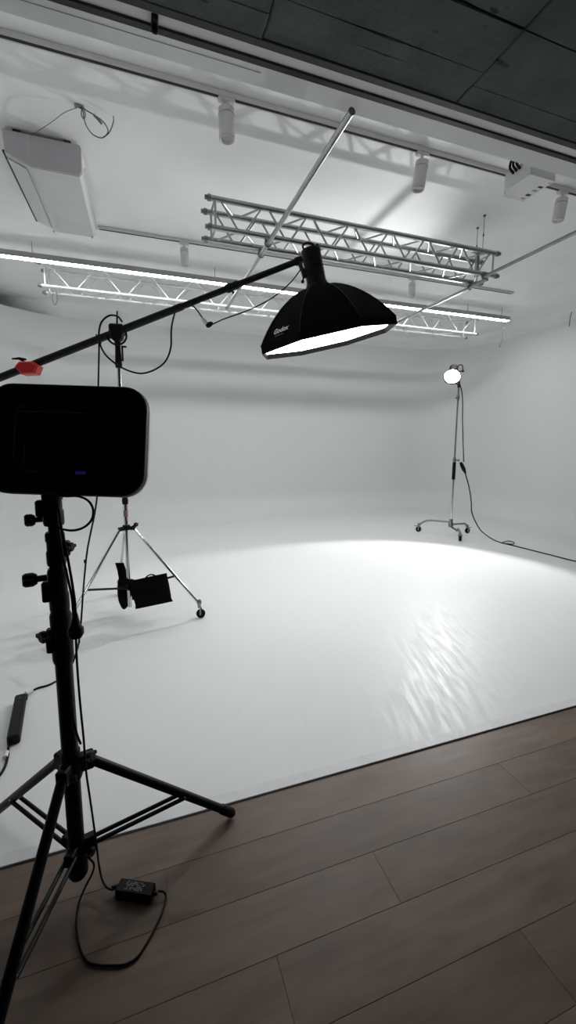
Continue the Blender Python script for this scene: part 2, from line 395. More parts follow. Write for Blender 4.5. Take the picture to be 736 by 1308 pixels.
# concrete ceiling in cast panels with ragged joints
b = MB()
seamY = [YK, oz(667,133,ZK).y, oz(533,62,ZK).y, oz(620,18,ZK).y, .35, -.4, -1.3, -2.3, YN]
seamX = [XL, -.9, .55, oz(634,78,ZK).x, 3.6, 5.2, XR]
def wob(p): return mnoise.noise(V((p.x*7, p.y*7, 1.3)))*.012 + mnoise.noise(V((p.x*31, p.y*31, 4.1)))*.007
for i in range(len(seamY)-1):
    for j in range(len(seamX)-1):
        x0, x1, yb, ya = seamX[j], seamX[j+1], seamY[i], seamY[i+1]; dz = random.uniform(0,.006); k = 40
        ring = [(x0+(x1-x0)*q/k, ya) for q in range(k)]+[(x1, ya+(yb-ya)*q/k) for q in range(k)]+[(x1-(x1-x0)*q/k, yb) for q in range(k)]+[(x0, yb-(yb-ya)*q/k) for q in range(k)]
        cx_, cy_ = (x0+x1)/2, (ya+yb)/2; lowr = []; midr = []; upr = []
        for (x, y) in ring:
            d_ = V((cx_-x, cy_-y, 0)).normalized(); w_ = wob(V((x+i*.37, y+j*.53, 0)))
            g_ = .0015+max(0, w_)*.42
            edge = y == YK
            o_ = V((0,0,0)) if edge else d_*g_
            lowr.append(V((x,y,ZK+dz))+o_+(V((0,0,0)) if edge else d_*.006)); midr.append(V((x,y,ZK+dz+.005))+o_); upr.append(V((x,y,ZK+.10))+o_)
        n_ = len(ring)
        b.add(lowr+midr+upr, [(q*n_+t_, q*n_+(t_+1)%n_, (q+1)*n_+(t_+1)%n_, (q+1)*n_+t_) for q in range(2) for t_ in range(n_)])
        b.add(lowr, [list(range(n_))])
b.box(((XL+XR)/2, (YN+YK)/2, ZK+.11), (XR-XL, YK-YN, .04))
struct(b.build('ceiling_concrete', M['concrete']))
# walls round the dim wood-floored area (behind and beside the camera)
b = MB(); b.box((XL-.05, (YN+YE)/2+.2, 1.62), (.1, YE-YN+.4+.4, 3.3)); struct(b.build('wall_left', M['walldark']))
b = MB(); b.box((XR+.05, (YN+YE)/2+.2, 1.62), (.1, YE-YN+.4+.4, 3.3)); struct(b.build('wall_right', M['walldark']))
b = MB(); b.box(((XL+XR)/2, YN-.05, 1.62), (XR-XL+.2, .1, 3.3)); struct(b.build('wall_front', M['walldark']))

# ------------------------------------------------------------------ ceiling tracks and spotlights
def track(y, x0, x1, label):
    t = thing('lighting_track', ((x0+x1)/2, y, ZC), label, 'track')
    MB().box(((x0+x1)/2, y, ZC-.016), (x1-x0, .046, .032), bev=.004).build('rail', M['railwhite'], t)
    MB().box(((x0+x1)/2, y-.004, ZC-.0335), (x1-x0-.02, .018, .004)).build('groove', M['slot'], t)
    MB().box((x1+.012, y, ZC-.016), (.024, .05, .036), bev=.004).build('end_cap', M['railwhite'], t)
    MB().box((x0-.012, y, ZC-.016), (.024, .05, .036), bev=.004).build('end_cap', M['railwhite'], t)
    return t
Y1 = 3.06; Y2 = 5.225
track(Y1, -2.25, 5.0, 'long white ceiling track with dark groove, nearest the concrete ceiling')
track(Y2, -.36, 5.43, 'white ceiling track running behind the nearer truss, starting at the air conditioner')
def spot(px, ptop, qx, qy, r, L, y, label, mat_=None):
    top = oz(px, ptop, ZC-.032); top.y = y
    t = thing('track_spotlight', top, label, 'spotlight', 'white cylinder spotlights on the ceiling tracks')
    MB().box(top+V((0,0,-.012)), (.11, .04, .024), bev=.004).build('adapter', M['spotwhite'], t)
    MB().cyl(top+V((0,0,-.02)), top+V((0,0,-.075)), .011).build('stem', M['spotwhite'], t)
    a = top+V((0,0,-.06)); d = (V((qx, qy, -1))).normalized()
    body = MB().lathe(a, a+d*L, [(0,r*.8),(.03,r),(.93,r),(1,r*.97),(1,r*.8),(.9,r*.7)], 28, True).build('body', M['spotwhite'], t)
    MB().torus(a+d*L*.22, d, r, .0022).build('seam_ring', M['housing'], body)
    MB().lathe(a+d*(L*.895), a+d*(L*.93), [(0,r*.69),(.5,r*.55),(1,r*.2)], 20).build('lens', M['silver'], t)
    return t
spot(291, 119, .0, .0, .053, .19, Y1, 'white cylinder spotlight on the near track, left of the long diagonal pipe')
spot(543, 192, -.10, .05, .05, .21, Y1, 'white cylinder spotlight on the near track, between diagonal pipe and projector')
spot(725, 241, -.10, .05, .05, .19, Y1, 'white cylinder spotlight right of the projector at the picture edge')
spot(236, 306, .0, .0, .047, .19, Y2, 'small white spotlight on the far track, left of the nearer truss')
spot(531, 353, .0, .0, .047, .19, Y2, 'small white spotlight on the far track, seen below the nearer truss')

# black strap hook hanging from the curtain rail
p = oz(198, 9, 3.24); p.y = yr
t = thing('strap_hook', p, 'black strap clip hanging at the concrete edge, top left', 'hook')
q = oy(198, 45, yr-.02)
q0 = V((p.x, yr-.07, 3.2))
MB().box((p.x, yr-.035, (q.z+3.24)/2+.03), (.020, .010, 3.24-q.z-.03), bev=.002).build('strap', M['fabric'], t)
MB().box((p.x, yr-.035, 3.235), (.028, .07, .02), bev=.003).build('rail_clip', M['black'], t)
MB().box((p.x, yr-.036, q.z+.02), (.026, .018, .055), bev=.005).build('buckle', M['black'], t)
MB().torus((p.x, yr-.036, q.z+.06), (0,1,0), .012, .003).build('ring', M['blackmetal'], t)

# ------------------------------------------------------------------ linear light
ZL = 3.6; ly = oz(0, 325, ZL).y; lx = 6.05
t = thing('linear_light', (2, ly, ZL), 'long thin glowing strip light hung across the back of the ceiling', 'strip light')
x0 = -2.2; x1 = oz(653, 409, ZL).x; lw = .085
MB().box(((x0+x1)/2, ly+lw/2, ZL+.036), (x1-x0, lw, .066), bev=.004).build('housing', M['housing'], t)
MB().box(((x0+x1)/2, ly+lw/2, ZL+.002), (x1-x0-.01, lw-.006, .006), bev=.002).build('diffuser', M['led'], t)
for x in (-1.13, 1.0, 3.1, 5.2, x1-.15):
    MB().cyl((x, ly+lw/2, ZL+.065), (x, ly+lw/2, ZC), .003, n=8).build('suspension_wire', M['wire'], t)

# ------------------------------------------------------------------ trusses
def truss(name, x0, x1, y, zb, s, rc_, rb, n, mt, label, over):
    t = thing(name, ((x0+x1)/2, y, zb), label, 'truss')
    cor = [(y, zb), (y+s, zb), (y+s, zb+s), (y, zb+s)]
    for (yy, zz) in cor:
        c = MB().cyl((x0, yy, zz), (x1, yy, zz), rc_, n=14).build('chord', mt, t)
        for (xa, sg) in ((x0, -1), (x1, 1)):
            MB().lathe((xa, yy, zz), (xa+sg*over, yy, zz), [(0,rc_*1.16),(.55,rc_*1.16),(.6,rc_*.8),(1,rc_*.8)], 14).build('connector', M['steel'], c)
    L = (x1-x0-.10)/n
    for fi in range(4):
        (ya, za), (yb, zb_) = cor[fi], cor[(fi+1) % 4]
        up = fi in (1, 3)
        A = V((0, ya, za)); B = V((0, yb, zb_))
        if fi == 3: A, B = B, A      # front face: A is the lower chord
        if fi == 1: pass
        for k in range(n):
            xa = x0+.05+k*L; g = L*.06
            for (p, q) in ((B+V((xa+g,0,0)), A+V((xa+L/2-g,0,0))), (A+V((xa+L/2+g,0,0)), B+V((xa+L-g,0,0)))):
                MB().cyl(p, q, rb, n=8, cap=False).build('brace', mt, t)
        for xe in (x0+.035, x1-.035):
            MB().cyl(A+V((xe,0,0)), B+V((xe,0,0)), rb*1.1, n=8, cap=False).build('end_strut', mt, t)
    return t
t1 = truss('lighting_truss', .60, 3.56, 3.66, 3.24, .22, .0225, .0088, 7, M['alu'], 'nearer aluminium box truss hung below the ceiling, above the softbox', .05)
for (x, yy) in ((3.38, 3.66), (3.50, 3.88)):
    w = MB().cyl((x, yy, 3.46), (x, yy, ZC), .0028, n=6).build('suspension_wire', M['wire'], t1)
    MB().cyl((x,yy,3.60),(x,yy,3.622),.007,n=8).build('wire_clamp', M['wire'], w)
    MB().cyl((x,yy,ZC-.012),(x,yy,ZC),.014,n=10).build('ceiling_anchor', M['wire'], w)
MB().box((3.42, 3.77, 3.495), (.12, .05, .012), bev=.003).box((3.42,3.77,3.37),(.035,.035,.24),bev=.004).build('bracket', M['steel'], t1)
zb2 = 3.43; a2 = oz(52, 362, zb2); c2 = oz(604, 428, zb2)
t2 = truss('lighting_truss', a2.x, c2.x, (a2.y+c2.y)/2, zb2, .27, .023, .0095, 11, M['alufar'], 'farther aluminium truss just below the glowing strip light', .05)
for x in (a2.x+.3, c2.x-.2):
    MB().cyl((x, a2.y+.13, zb2+.27), (x, a2.y+.13, ZC), .003, n=6).build('suspension_wire', M['wire'], t2)
for (px, py) in ((68, 372),):
    p = oz(px, py, zb2); MB().tube(spline([p, p+V((-.015,0,-.10)), p+V((.01,0,-.17)), p+V((.04,0,-.1)), p+V((.035,0,0))]), .003, 6).build('wire_loop', M['wire'], t2)

# pipes carried under the trusses
def pipe(a, b_, r, mt, label, clamps):
    t = thing('ceiling_pipe', (a+b_)/2, label, 'pipe', )
    MB().cyl(a, b_, r, n=14).build('tube', mt, t)
    MB().cyl(a-(b_-a).normalized()*.006, a, r*1.1, n=14).build('end_plug', M['steel'], t)
    MB().cyl(b_, b_+(b_-a).normalized()*.006, r*1.1, n=14).build('end_plug', M['steel'], t)
    for y in clamps:
        p = a+(b_-a)*((y-a.y)/(b_.y-a.y)); cl = MB().torus(p, (0,1,0), r*1.5, .006, 14, 6)
        cl.box(p+V((0,0,r+.012)), (.05,.045,.03), bev=.005).build('pipe_clamp', M['steel'], t)
    return t
zp = 3.185
a = oz(449, 143, zp); bb = oz(290, 393, zp); bb.x = a.x
pipe(V((a.x, a.y, zp)), V((a.x, 5.5, zp)), .018, M['alu'], 'long metal pipe running diagonally under the left part of the nearer truss', (3.66, 3.88))
a = oz(736, 297, zp); xe = oz(614, 353, zp)
pipe(V((3.36, 2.2, zp)), V((3.36, xe.y, zp)), .016, M['steel'], 'thin grey pipe reaching the right end of the nearer truss from the picture edge', (3.6,))
a = oz(620, 358, zp-.005); e2 = oz(492, 414, zp-.005)
pipe(V((a.x, a.y-.02, zp-.005)), V((a.x, e2.y+.2, zp-.005)), .016, M['steel'], 'thin grey pipe from the nearer truss end back towards the farther truss', (3.88,))

# ------------------------------------------------------------------ air conditioner
ya, yb_ = 3.88, 4.93
t = thing('air_conditioner', (-.62, (ya+yb_)/2, ZC), 'white boxy air conditioner fixed under the ceiling at the left', 'air conditioner')
z0 = 3.55; xl = oy(5, 193, ya).x; zl = oy(5, 193, ya).z
prof = [(-.372, ZC-.03), (-.360, ZC-.05), (-.366, z0+.025), (-.385, z0), (-.712, z0), (-.742, z0+.014), (xl, zl), (xl-.004, ZC-.03)]
MB().prism([(x, ya+.012, z) for x, z in prof], (0, yb_-ya-.024, 0)).build('body', M['acwhite'], t)
for yy in (ya, yb_-.012):
    e = MB().prism([(x*.985-.009, yy, z+ (.0 if z > z0+.03 else .004)) for x, z in prof], (0, .012, 0)).build('end_panel', M['acend'], t)
    MB().box((-.722, yy+.004, (z0+ZC)/2), (.008, .012, ZC-.06-z0-.02)).build('end_trim', M['acwhite'], e)
dx, dz = -.742-xl, z0+.014-zl; nn = V((dz, 0, -dx)).normalized(); nn = nn if nn.z < 0 else -nn
fl = [V((xl+dx*u, ya+.06, zl+dz*u))+nn*.004 for u in (.06, .94)]
MB().prism([fl[0], fl[1], fl[1]+nn*.006, fl[0]+nn*.006], (0, yb_-ya-.12, 0)).build('louver', M['acwhite'], t)
MB().box((-.350, (ya+yb_)/2+.05, z0+.10), (.012, yb_-ya-.05, .012), bev=.003).build('side_rail', M['acwhite'], t)
MB().box((xl-.006, (ya+yb_)/2, zl+.004), (.012, yb_-ya, .012)).build('edge_seal', M['slot'], t)
for (x, yy) in ((-.46, ya+.05), (-.80, ya+.05), (-.46, yb_-.05), (-.80, yb_-.05)):
    MB().box((x, yy, ZC-.017), (.05, .06, .034), bev=.003).build('hanger', M['slot'], t)
for x in (-.742, -.40):
    MB().box((x, yb_-.02, z0-.008), (.016, .03, .018), bev=.003).build('corner_tab', M['acwhite'], t)

# steel cable loop by the air conditioner
def cz(px, py, z): return oz(px, py, z)
p0 = oz(103, 135, ZC)
t = thing('steel_cable', p0, 'thin loose steel cable looped and hanging near the air conditioner', 'cable')
y0 = p0.y
L = [oy(100,135,y0), oy(106,142,y0), oy(107,150,y0+.01), oy(110,160,y0+.02), oy(119,172,y0+.02), oy(131,176,y0+.01), oy(138,168,y0), oy(134,158,y0), oy(124,149,y0), oy(112,142,y0), oy(105,137,y0)]
MB().tube(spline(L), .0036, 6).build('loop', M['wire'], t)
e = oz(144, 141, ZC)
MB().tube(spline([oy(131,176,y0), oy(139,170,y0), oy(145,155,y0), V((e.x, y0+.02, ZC-.004))]), .0034, 6).build('tail', M['wire'], t)
MB().tube(spline([oy(103,136,y0), oy(84,143,y0+.05), oy(66,156,y0+.15), V((oy(40,174,ya).x, ya-.01, oy(40,174,ya).z))]), .002, 6).build('stray_wire', M['wire'], t)
MB().tube(spline([oy(105,138,y0), oy(104,147,y0), oy(107,152,y0), oy(109,146,y0), oy(107,139,y0)]), .004, 6).build('carabiner', M['steel'], t)
MB().box((p0.x-.01, y0, ZC-.006), (.06,.03,.012), bev=.003).build('ceiling_plate', M['steel'], t)
MB().tube(spline([oy(120,147,y0), oy(126,153,y0), oy(130,158,y0)]), .009, 8).build('turnbuckle', M['steel'], t)

# ------------------------------------------------------------------ projector
zpj = 3.48
A, B_, D_ = oz(638,250,zpj), oz(674,222,zpj), oz(664,260,zpj)
u = (D_-A); w = (B_-A)
u = V((u.length,0,0)); w = V((0,-w.length,0))
A = V((A.x, A.y, zpj)); h = .125
t = thing('projector', A+u/2+w/2+V((0,0,h)), 'white projector-like box hung upside down under the ceiling, dark slots underneath', 'projector')
ch = .05
poly = [A+V((0,-ch,0)), A+w+V((0,0,0)), A+w+u, A+u+V((0,-ch*.6,0)), A+u*.85, A+V((ch*.9,0,0))]
MB().prism(poly, (0,0,h)).build('case', M['whiteplastic'], t)
for k, (f0, f1, mt) in enumerate(((.08,.18,'housing'),(.24,.36,'slot'),(.46,.56,'housing'),(.64,.73,'slot'))):
    c = A+u*.84+w*((f0+f1)/2)
    MB().box(c+V((0,0,-.0008)), (u.x*.16, w.length*(f1-f0)*.72, .003)).build('port', M[mt], t)
for fx, fy in ((.04,.15),(.95,.05),(.9,.9)):
    c = A+u*fx+w*fy; MB().cyl(c, c+V((0,0,-.006)), .006, n=10).build('screw', M['silver'], t)
MB().cyl(A+u*.45+w*.55+V((0,0,h)), A+u*.45+w*.55+V((0,0,ZC-zpj)), .022, n=16).build('mount_pole', M['whiteplastic'], t)
MB().box(A+u*.45+w*.55+V((0,0,ZC-zpj-.008)), (.16,.16,.016), bev=.004).build('mount_plate', M['whiteplastic'], t)
c0 = A+w*.45+V((-.0,0,h*.75)); 
for k in range(3):
    q = c0+V((.0,-.03*k,0)); ee = V((A.x+.02+.02*k, A.y+w.y*.8, ZC-.005))
    MB().tube(spline([q, q+V((-.05,-.01,.03)), q+V((-.045,-.06,.12)), ee+V((-.02,0,-.03)), ee]), .0095, 8).build('power_cord', M['rubber'], t)

# ------------------------------------------------------------------ shared bits
def knob(b, c, d, r=.018, L=.03, wings=True):
    """a T-shaped clamping knob: short shaft along d with a winged head"""
    d = V(d).normalized(); x, y, _ = frame(d)
    b.cyl(c, V(c)+d*L*.5, r*.45, n=10); b.lathe(V(c)+d*L*.4, V(c)+d*L, [(0,r*.7),(.3,r),(.8,r),(1,r*.75)], 12)
    if wings: b.box(V(c)+d*L*.75, (r*3.1, r*.7, L*.45), Matrix((x,y,d)).transposed(), bev=.002)
    return b

# ------------------------------------------------------------------ near black stand
pc = V((-.255, 1.36, 0))
def at(z, dx=0, dy=0): return V((pc.x+dx, pc.y+dy, z))
st = thing('light_stand', pc, 'black tripod light stand in the foreground carrying the flat black panel', 'light stand')
MB().lathe(at(.09), at(1.5), [(0,.0245),(.62,.0245)], 24).build('column', M['blackmetal'], st)
MB().cyl(at(.9), at(1.21), .0205, n=20).build('column', M['blackmetal'], st)
MB().cyl(at(1.2), at(1.42), .0165, n=20).build('column', M['blackmetal'], st)
LEFT = V((-.94,.0,0)); toward = V((-.2,-.98,0))
def collar(z0, z1, r, kd, kz, kr=.017, kl=.05):
    c = MB().lathe(at(z0), at(z1), [(0,r*.92),(.08,r),(.4,r),(.45,r*.9),(.7,r*.9),(.75,r),(.93,r),(1,r*.88)], 20)
    c.box(at((z0+z1)/2)+kd*r, (.03,.03,(z1-z0)*.45), bev=.004)
    o = c.build('collar', M['black'], st)
    knob(MB(), at(kz)+kd*r, kd, kr, kl).build('knob', M['black'], o)
collar(.83, .99, .030, V((-.7,-.6,0)).normalized(), .93, .018, .034)
collar(.99, 1.125, .0275, V((-.96,-.2,0)).normalized(), 1.10, .021, .062)
collar(1.135, 1.235, .0265, V((.9,-.35,0)).normalized(), 1.19, .014, .026)
collar(1.255, 1.36, .028, V((-.96,-.2,0)).normalized(), 1.275, .018, .045)
# leg spider, braces and legs
hub = MB().lathe(at(.43), at(.525), [(0,.029),(.1,.033),(.55,.033),(.6,.029),(1,.029)], 20)
feet = [V((.288,1.482,0)), V((-.415,.845,0)), V((-.63,1.77,ZS))]
dirs = [(V((f.x,f.y,0))-pc).normalized() for f in feet]
for d in dirs: hub.box(at(.475)+d*.042, (.05,.034,.055), Matrix.Rotation(math.atan2(d.y,d.x),3,'Z'), bev=.005)
ho = hub.build('leg_collar', M['black'], st)
knob(MB(), at(.50, .0, 0)+V((.62,-.3,0)).normalized()*.03, V((.8,-.4,.3)), .016, .05).build('knob', M['black'], ho)
MB().box(at(.455)+V((.25,-.97,0)).normalized()*.037, (.022,.01,.026), bev=.003).build('release_tab', M['maroon'], ho)
low = MB().lathe(at(.075), at(.20), [(0,.024),(.1,.03),(.8,.03),(1,.026)], 20)
for d in dirs: low.box(at(.185)+d*.034, (.05,.03,.04), Matrix.Rotation(math.atan2(d.y,d.x),3,'Z'), bev=.004)
lo = low.build('brace_hub', M['black'], st)
knob(MB(), at(.17)+V((.9,-.43,0))*.03, V((.9,-.43,0)), .014, .03).build('knob', M['black'], lo)
for f, d in zip(feet, dirs):
    top = at(.475)+d*.055; rf = .0155
    end = f+V((0,0,rf*.95))
    vdir = (end-top).normalized()
    leg = MB().cyl(top-vdir*.03, end-vdir*.03, rf, n=14).build('leg', M['blackmetal'], st)
    MB().lathe(end-vdir*.07, end, [(0,rf*1.08),(.1,rf*1.2),(.85,rf*1.2),(1,rf*.85)], 14).build('foot', M['rubber'], leg)
    mid = top+(end-top)*.60; s = V((-d.y,d.x,0))
    for sg in (-1, 1):
        MB().tube([at(.18)+d*.04+s*sg*.013, mid+s*sg*.013+V((0,0,-.006))], .0072, 8).build('brace', M['blackmetal'], leg)
    MB().cyl(mid-s*.018+V((0,0,-.004)), mid+s*.018+V((0,0,-.004)), .006, n=8).build('rivet', M['steel'], leg)

# panel on top: rounded slab facing the stage
pd = 1.185
pn_c = od(88, 563, pd)
fwd = _w(V((0,0,1))); fwd.z = 0; fwd.normalize()
tilt = math.radians(9)
nrm = (fwd*math.cos(tilt) + V((0,0,-math.sin(tilt)))).normalized()         # front of the panel
side = nrm.cross(V((0,0,1))).normalized(); upv = side.cross(nrm)
rq = Quaternion(nrm, math.radians(1.6)); side = rq@side; upv = rq@upv
pw, ph_, pr = .225, .157, .066
def rrect(w, h, r, n=8):
    pts = []
    for (sx, sy, a0) in ((1,1,0),(-1,1,PI/2),(-1,-1,PI),(1,-1,1.5*PI)):
        for i in range(n+1):
            a = a0+PI/2*i/n; pts.append((sx*(w-r)+r*math.cos(a), sy*(h-r)+r*math.sin(a)))
    return pts
def P2(x, y, z): return pn_c + side*x + upv*y + nrm*z
def slab(b, w, h, r, layers, mi=0, capmi=None):
    """layers: (z, inset)"""
    rings = []
    for (z, i) in layers: rings.append([P2(x, y, z) for x, y in rrect(w-i, h-i, max(r-i,.004))])
    n = len(rings[0]); vs = sum(rings, [])
    fs = [(k*n+i, k*n+(i+1)%n, (k+1)*n+(i+1)%n, (k+1)*n+i) for k in range(len(rings)-1) for i in range(n)]
    b.add(vs, fs, False, mi); b.add(rings[0], [list(range(n))[::-1]], mi=mi); b.add(rings[-1], [list(range(n))], mi=capmi if capmi is not None else mi)
    return b
pt = thing('led_panel', pn_c-upv*ph_, 'black rounded rectangular panel light seen from behind, on the foreground stand', 'panel light')
slab(MB(), pw, ph_, pr, [(-.022,.010),(-.019,.004),(-.014,.001),(.008,0)]).build('back_shell', M['black'], pt)
slab(MB(), pw-.0005, ph_-.0005, pr, [(.008,0),(.022,.0005),(.026,.004)], 0, 1).build('diffuser', [M['panelrim'], M['panelglow']], pt)
hs = MB()
hb = slab(MB(), .125, .088, .03, [(-.040,.010),(-.036,.003),(-.021,0)]); hb.v = [v+side*(-.012)+upv*.006 for v in hb.v]
hbo = hb.build('housing', M['black'], pt)
b = MB()
for i in range(26):
    x = -.105+i*.0072; b.box(P2(x, .081, -.0405), (.0032,.012,.002), Matrix((side,upv,nrm)).transposed())
b.build('vent', M['blackmetal'], hbo)
MB().tube([P2(-.115,.072,-.0405), P2(.085,.072,-.0405)], .0012, 6).build('trim_line', M['steel'], hbo)
MB().box(P2(.048,-.092,-.0225), (.028,.009,.002), Matrix((side,upv,nrm)).transposed()).build('display', M['screen'], pt)
MB().box(P2(.072,-.092,-.0225), (.012,.012,.006), Matrix((side,upv,nrm)).transposed(), bev=.002).build('dial', M['black'], pt)
# bracket from panel to stand top
jt = at(1.40)
b = MB().box(P2(-.065,-.06,-.05), (.05,.075,.028), Matrix((side,upv,nrm)).transposed(), bev=.006)
b.lathe(at(1.33), at(1.43), [(0,.024),(.15,.028),(.7,.028),(1,.02)], 18)
b.tube([at(1.40), P2(-.065,-.07,-.05)], .018, 12)
bro = b.build('tilt_bracket', M['black'], pt)
knob(MB(), at(1.365)+V((.95,-.3,0))*.026, V((.95,-.3,0)), .012, .034).build('knob', M['black'], bro)

# ------------------------------------------------------------------ boom stand
bc = V((-.154, 3.646, ZS))
def bz(z, d=V((0,0,0))): return V((bc.x, bc.y, 1.5+(z-1.5)*1.027))+d
bt = thing('boom_stand', bc, 'chrome wheeled stand with a long black boom arm reaching over the stage', 'boom stand')
MB().cyl(bz(.14), bz(1.02), .0175, n=18).build('column', M['chrome'], bt)
MB().cyl(bz(1.0), bz(2.12), .0145, n=18).build('column', M['chrome'], bt)
MB().lathe(bz(1.0), bz(1.06), [(0,.022),(.5,.025),(1,.02)], 16).build('collar', M['black'], bt)
MB().cyl(bz(.90), bz(.95), .0180, n=18).build('tape_band', M['redtape'], bt)
c = MB().lathe(bz(.79), bz(.83), [(0,.028),(.5,.034),(1,.028)], 18)
fa = [math.radians(a) for a in (-19, 101, 221)]
bd = [V((math.cos(a), math.sin(a), 0)) for a in fa]
for d in bd: c.box(bz(.805)+d*.045, (.06,.03,.03), Matrix.Rotation(math.atan2(d.y,d.x),3,'Z'), bev=.004)
co = c.build('leg_collar', M['black'], bt)
knob(MB(), bz(.81)+V((.75,-.3,0)), V((.6,-.6,.3)), .016, .04) if False else None
knob(MB(), bz(.82)+V((.05,-.03,0)), V((.8,-.3,.5)), .018, .045).build('knob', M['black'], co)
MB().lathe(bz(.285), bz(.325), [(0,.022),(.5,.026),(1,.022)], 16).build('brace_collar', M['black'], bt)
RB = .59
for d in bd:
    top = bz(.80)+d*.065; end = V((bc.x, bc.y, ZS))+d*RB+V((0,0,.125))
    leg = MB().cyl(top, end, .0115, n=14).build('leg', M['chrome'], bt)
    mid = top+(end-top)*((.80-.35)/(.80-end.z)*.93)
    MB().tube([bz(.305)+d*.02, mid], .009, 10).build('brace', M['blackmetal'], leg)
    MB().lathe(end+V((0,0,.035)), end+V((0,0,-.035)), [(0,.012),(.2,.02),(.5,.02),(.6,.014),(1,.014)], 14).build('caster_stem', M['steel'], leg)
    s = V((-d.y,d.x,0)); wc = V((end.x, end.y, ZS+.038))+d*.012
    MB().lathe(wc-s*.012, wc+s*.012, [(0,.03),(.15,.038),(.85,.038),(1,.03)], 20).build('caster_wheel', M['rubber'], leg)
    MB().box(wc+s*.016+V((0,0,.02)), (.012,.004,.06), Matrix.Rotation(math.atan2(d.y,d.x),3,'Z')).build('caster_fork', M['steel'], leg)
    MB().box(wc-s*.016+V((0,0,.02)), (.012,.004,.06), Matrix.Rotation(math.atan2(d.y,d.x),3,'Z')).build('caster_fork', M['steel'], leg)
# boom arm
piv = od(149, 424, 3.256); piv = V((bc.x, bc.y, piv.z))
arm_end = od(382, 333, 3.37)
ad = (arm_end-piv).normalized()
armc = piv - V((0,0,.0))
tail = armc - ad*1.75
ao = MB().cyl(tail, armc+ad*.55, .0285, n=16).build('boom_arm', M['blackmetal'], bt)
MB().cyl(armc+ad*.5, arm_end, .024, n=16).build('boom_extension', M['blackmetal'], ao)
jp = armc+ad*.98
MB().lathe(armc+ad*.92, armc+ad*1.03, [(0,.028),(.1,.034),(.45,.034),(.5,.029),(.9,.033),(1,.026)], 16).build('boom_joint', M['black'], ao)
knob(MB(), jp+V((0,0,-.03)), V((.1,-.3,-1)), .009, .024).build('knob', M['black'], ao)
# grip head at the pivot
gside = V((ad.y,-ad.x,0)).normalized()   # towards camera
g = MB().lathe(armc-gside*.028+V((0,0,-.03)), armc+gside*.045+V((0,0,-.03)), [(0,.04),(.12,.048),(.88,.048),(1,.038)], 24)
g.box(armc+V((0,0,.012)), (.11,.085,.085), Matrix.Rotation(math.atan2(ad.y,ad.x),3,'Z'), bev=.012)
g.lathe(armc+V((0,0,-.07)), bz(2.06), [(0,.024),(.25,.02),(.9,.027),(1,.022)], 16)
go = g.build('pivot_head', M['black'], bt)
MB().tube([armc+V((0,0,.03)), armc+V((.004,0,.10)), armc+V((.008,-.01,.155))], [.008,.0065,.005], 8).build('lever', M['black'], go)
MB().torus(armc+gside*.05+V((.008,0,-.035)), gside, .072, .008, 22, 8, math.radians(-170), math.radians(60)).build('handle_ring', M['black'], go)
kb = MB().box(bz(2.17)+V((.032,-.01,0)), (.014,.014,.12), bev=.003); kb.box(bz(2.22)+V((.045,-.01,0)),(.04,.012,.014),bev=.003)
kb.build('lock_lever', M['black'], go)

# red counterweight clamped on the boom tail
def armx(px):   # point on the boom at picture column px
    lo_, hi_ = -1.7, 1.2
    for _ in range(40):
        m_ = (lo_+hi_)/2; p = armc+ad*m_-EYE
        cx_ = CX+FPX*(p.dot(_r))/(p.dot(-_b)) 
        if cx_ < px: lo_ = m_
        else: hi_ = m_
    return armc+ad*lo_
cp = armx(37)
ct = thing('boom_weight', cp, 'red faceted block clamped under the left end of the boom arm', 'clamp weight')
ctr = cp+V((.008,-.028,-.022)); xa = V((math.cos(math.radians(10)), math.sin(math.radians(10)),0)) ; vu = V((.02,-.25,.97)).normalized(); dd = V((-.15,-.95,-.27)).normalized()
xr_ = ad.copy(); xr_.z *= .15; xr_.normalize(); zr = xr_.cross(V((0,1,0))).normalized(); zr = zr if zr.z > 0 else -zr
hexa = [(x*.86,z*.92) for x,z in ((-.098,.012),(-.058,.05),(.05,.052),(.098,.014),(.062,-.050),(-.05,-.052))]
yv_ = zr.cross(xr_)
yv_ = yv_ if yv_.y < 0 else -yv_
b = MB(); 
rings = []
for (dep, k) in ((-.055,.86),(-.045,1),(.045,1),(.06,.80)):
    rings.append([ctr+xr_*x*k+zr*z*k+yv_*dep for x, z in hexa])
b.add(sum(rings, []), [(k*6+i, k*6+(i+1)%6, (k+1)*6+(i+1)%6, (k+1)*6+i) for k in range(3) for i in range(6)])
b.add(rings[0], [list(range(6))]); b.add(rings[-1], [list(range(6))]); b.build('block', M['red'], ct)
b = MB().box(cp+V((0,0,.004)), (.075,.07,.052), Matrix.Rotation(math.atan2(ad.y,ad.x),3,'Z'), bev=.008); b.build('clamp', M['black'], ct)
tk = cp+V((-.055,-.02,.045))
MB().tube([tk+V((.045,0,-.02)), tk], .007, 8).tube([tk+V((-.05,0,.0)), tk+V((0,0,.006)), tk+V((.045,0,.002))], [.006,.010,.007], 8).build('clamp_handle', M['black'], ct)

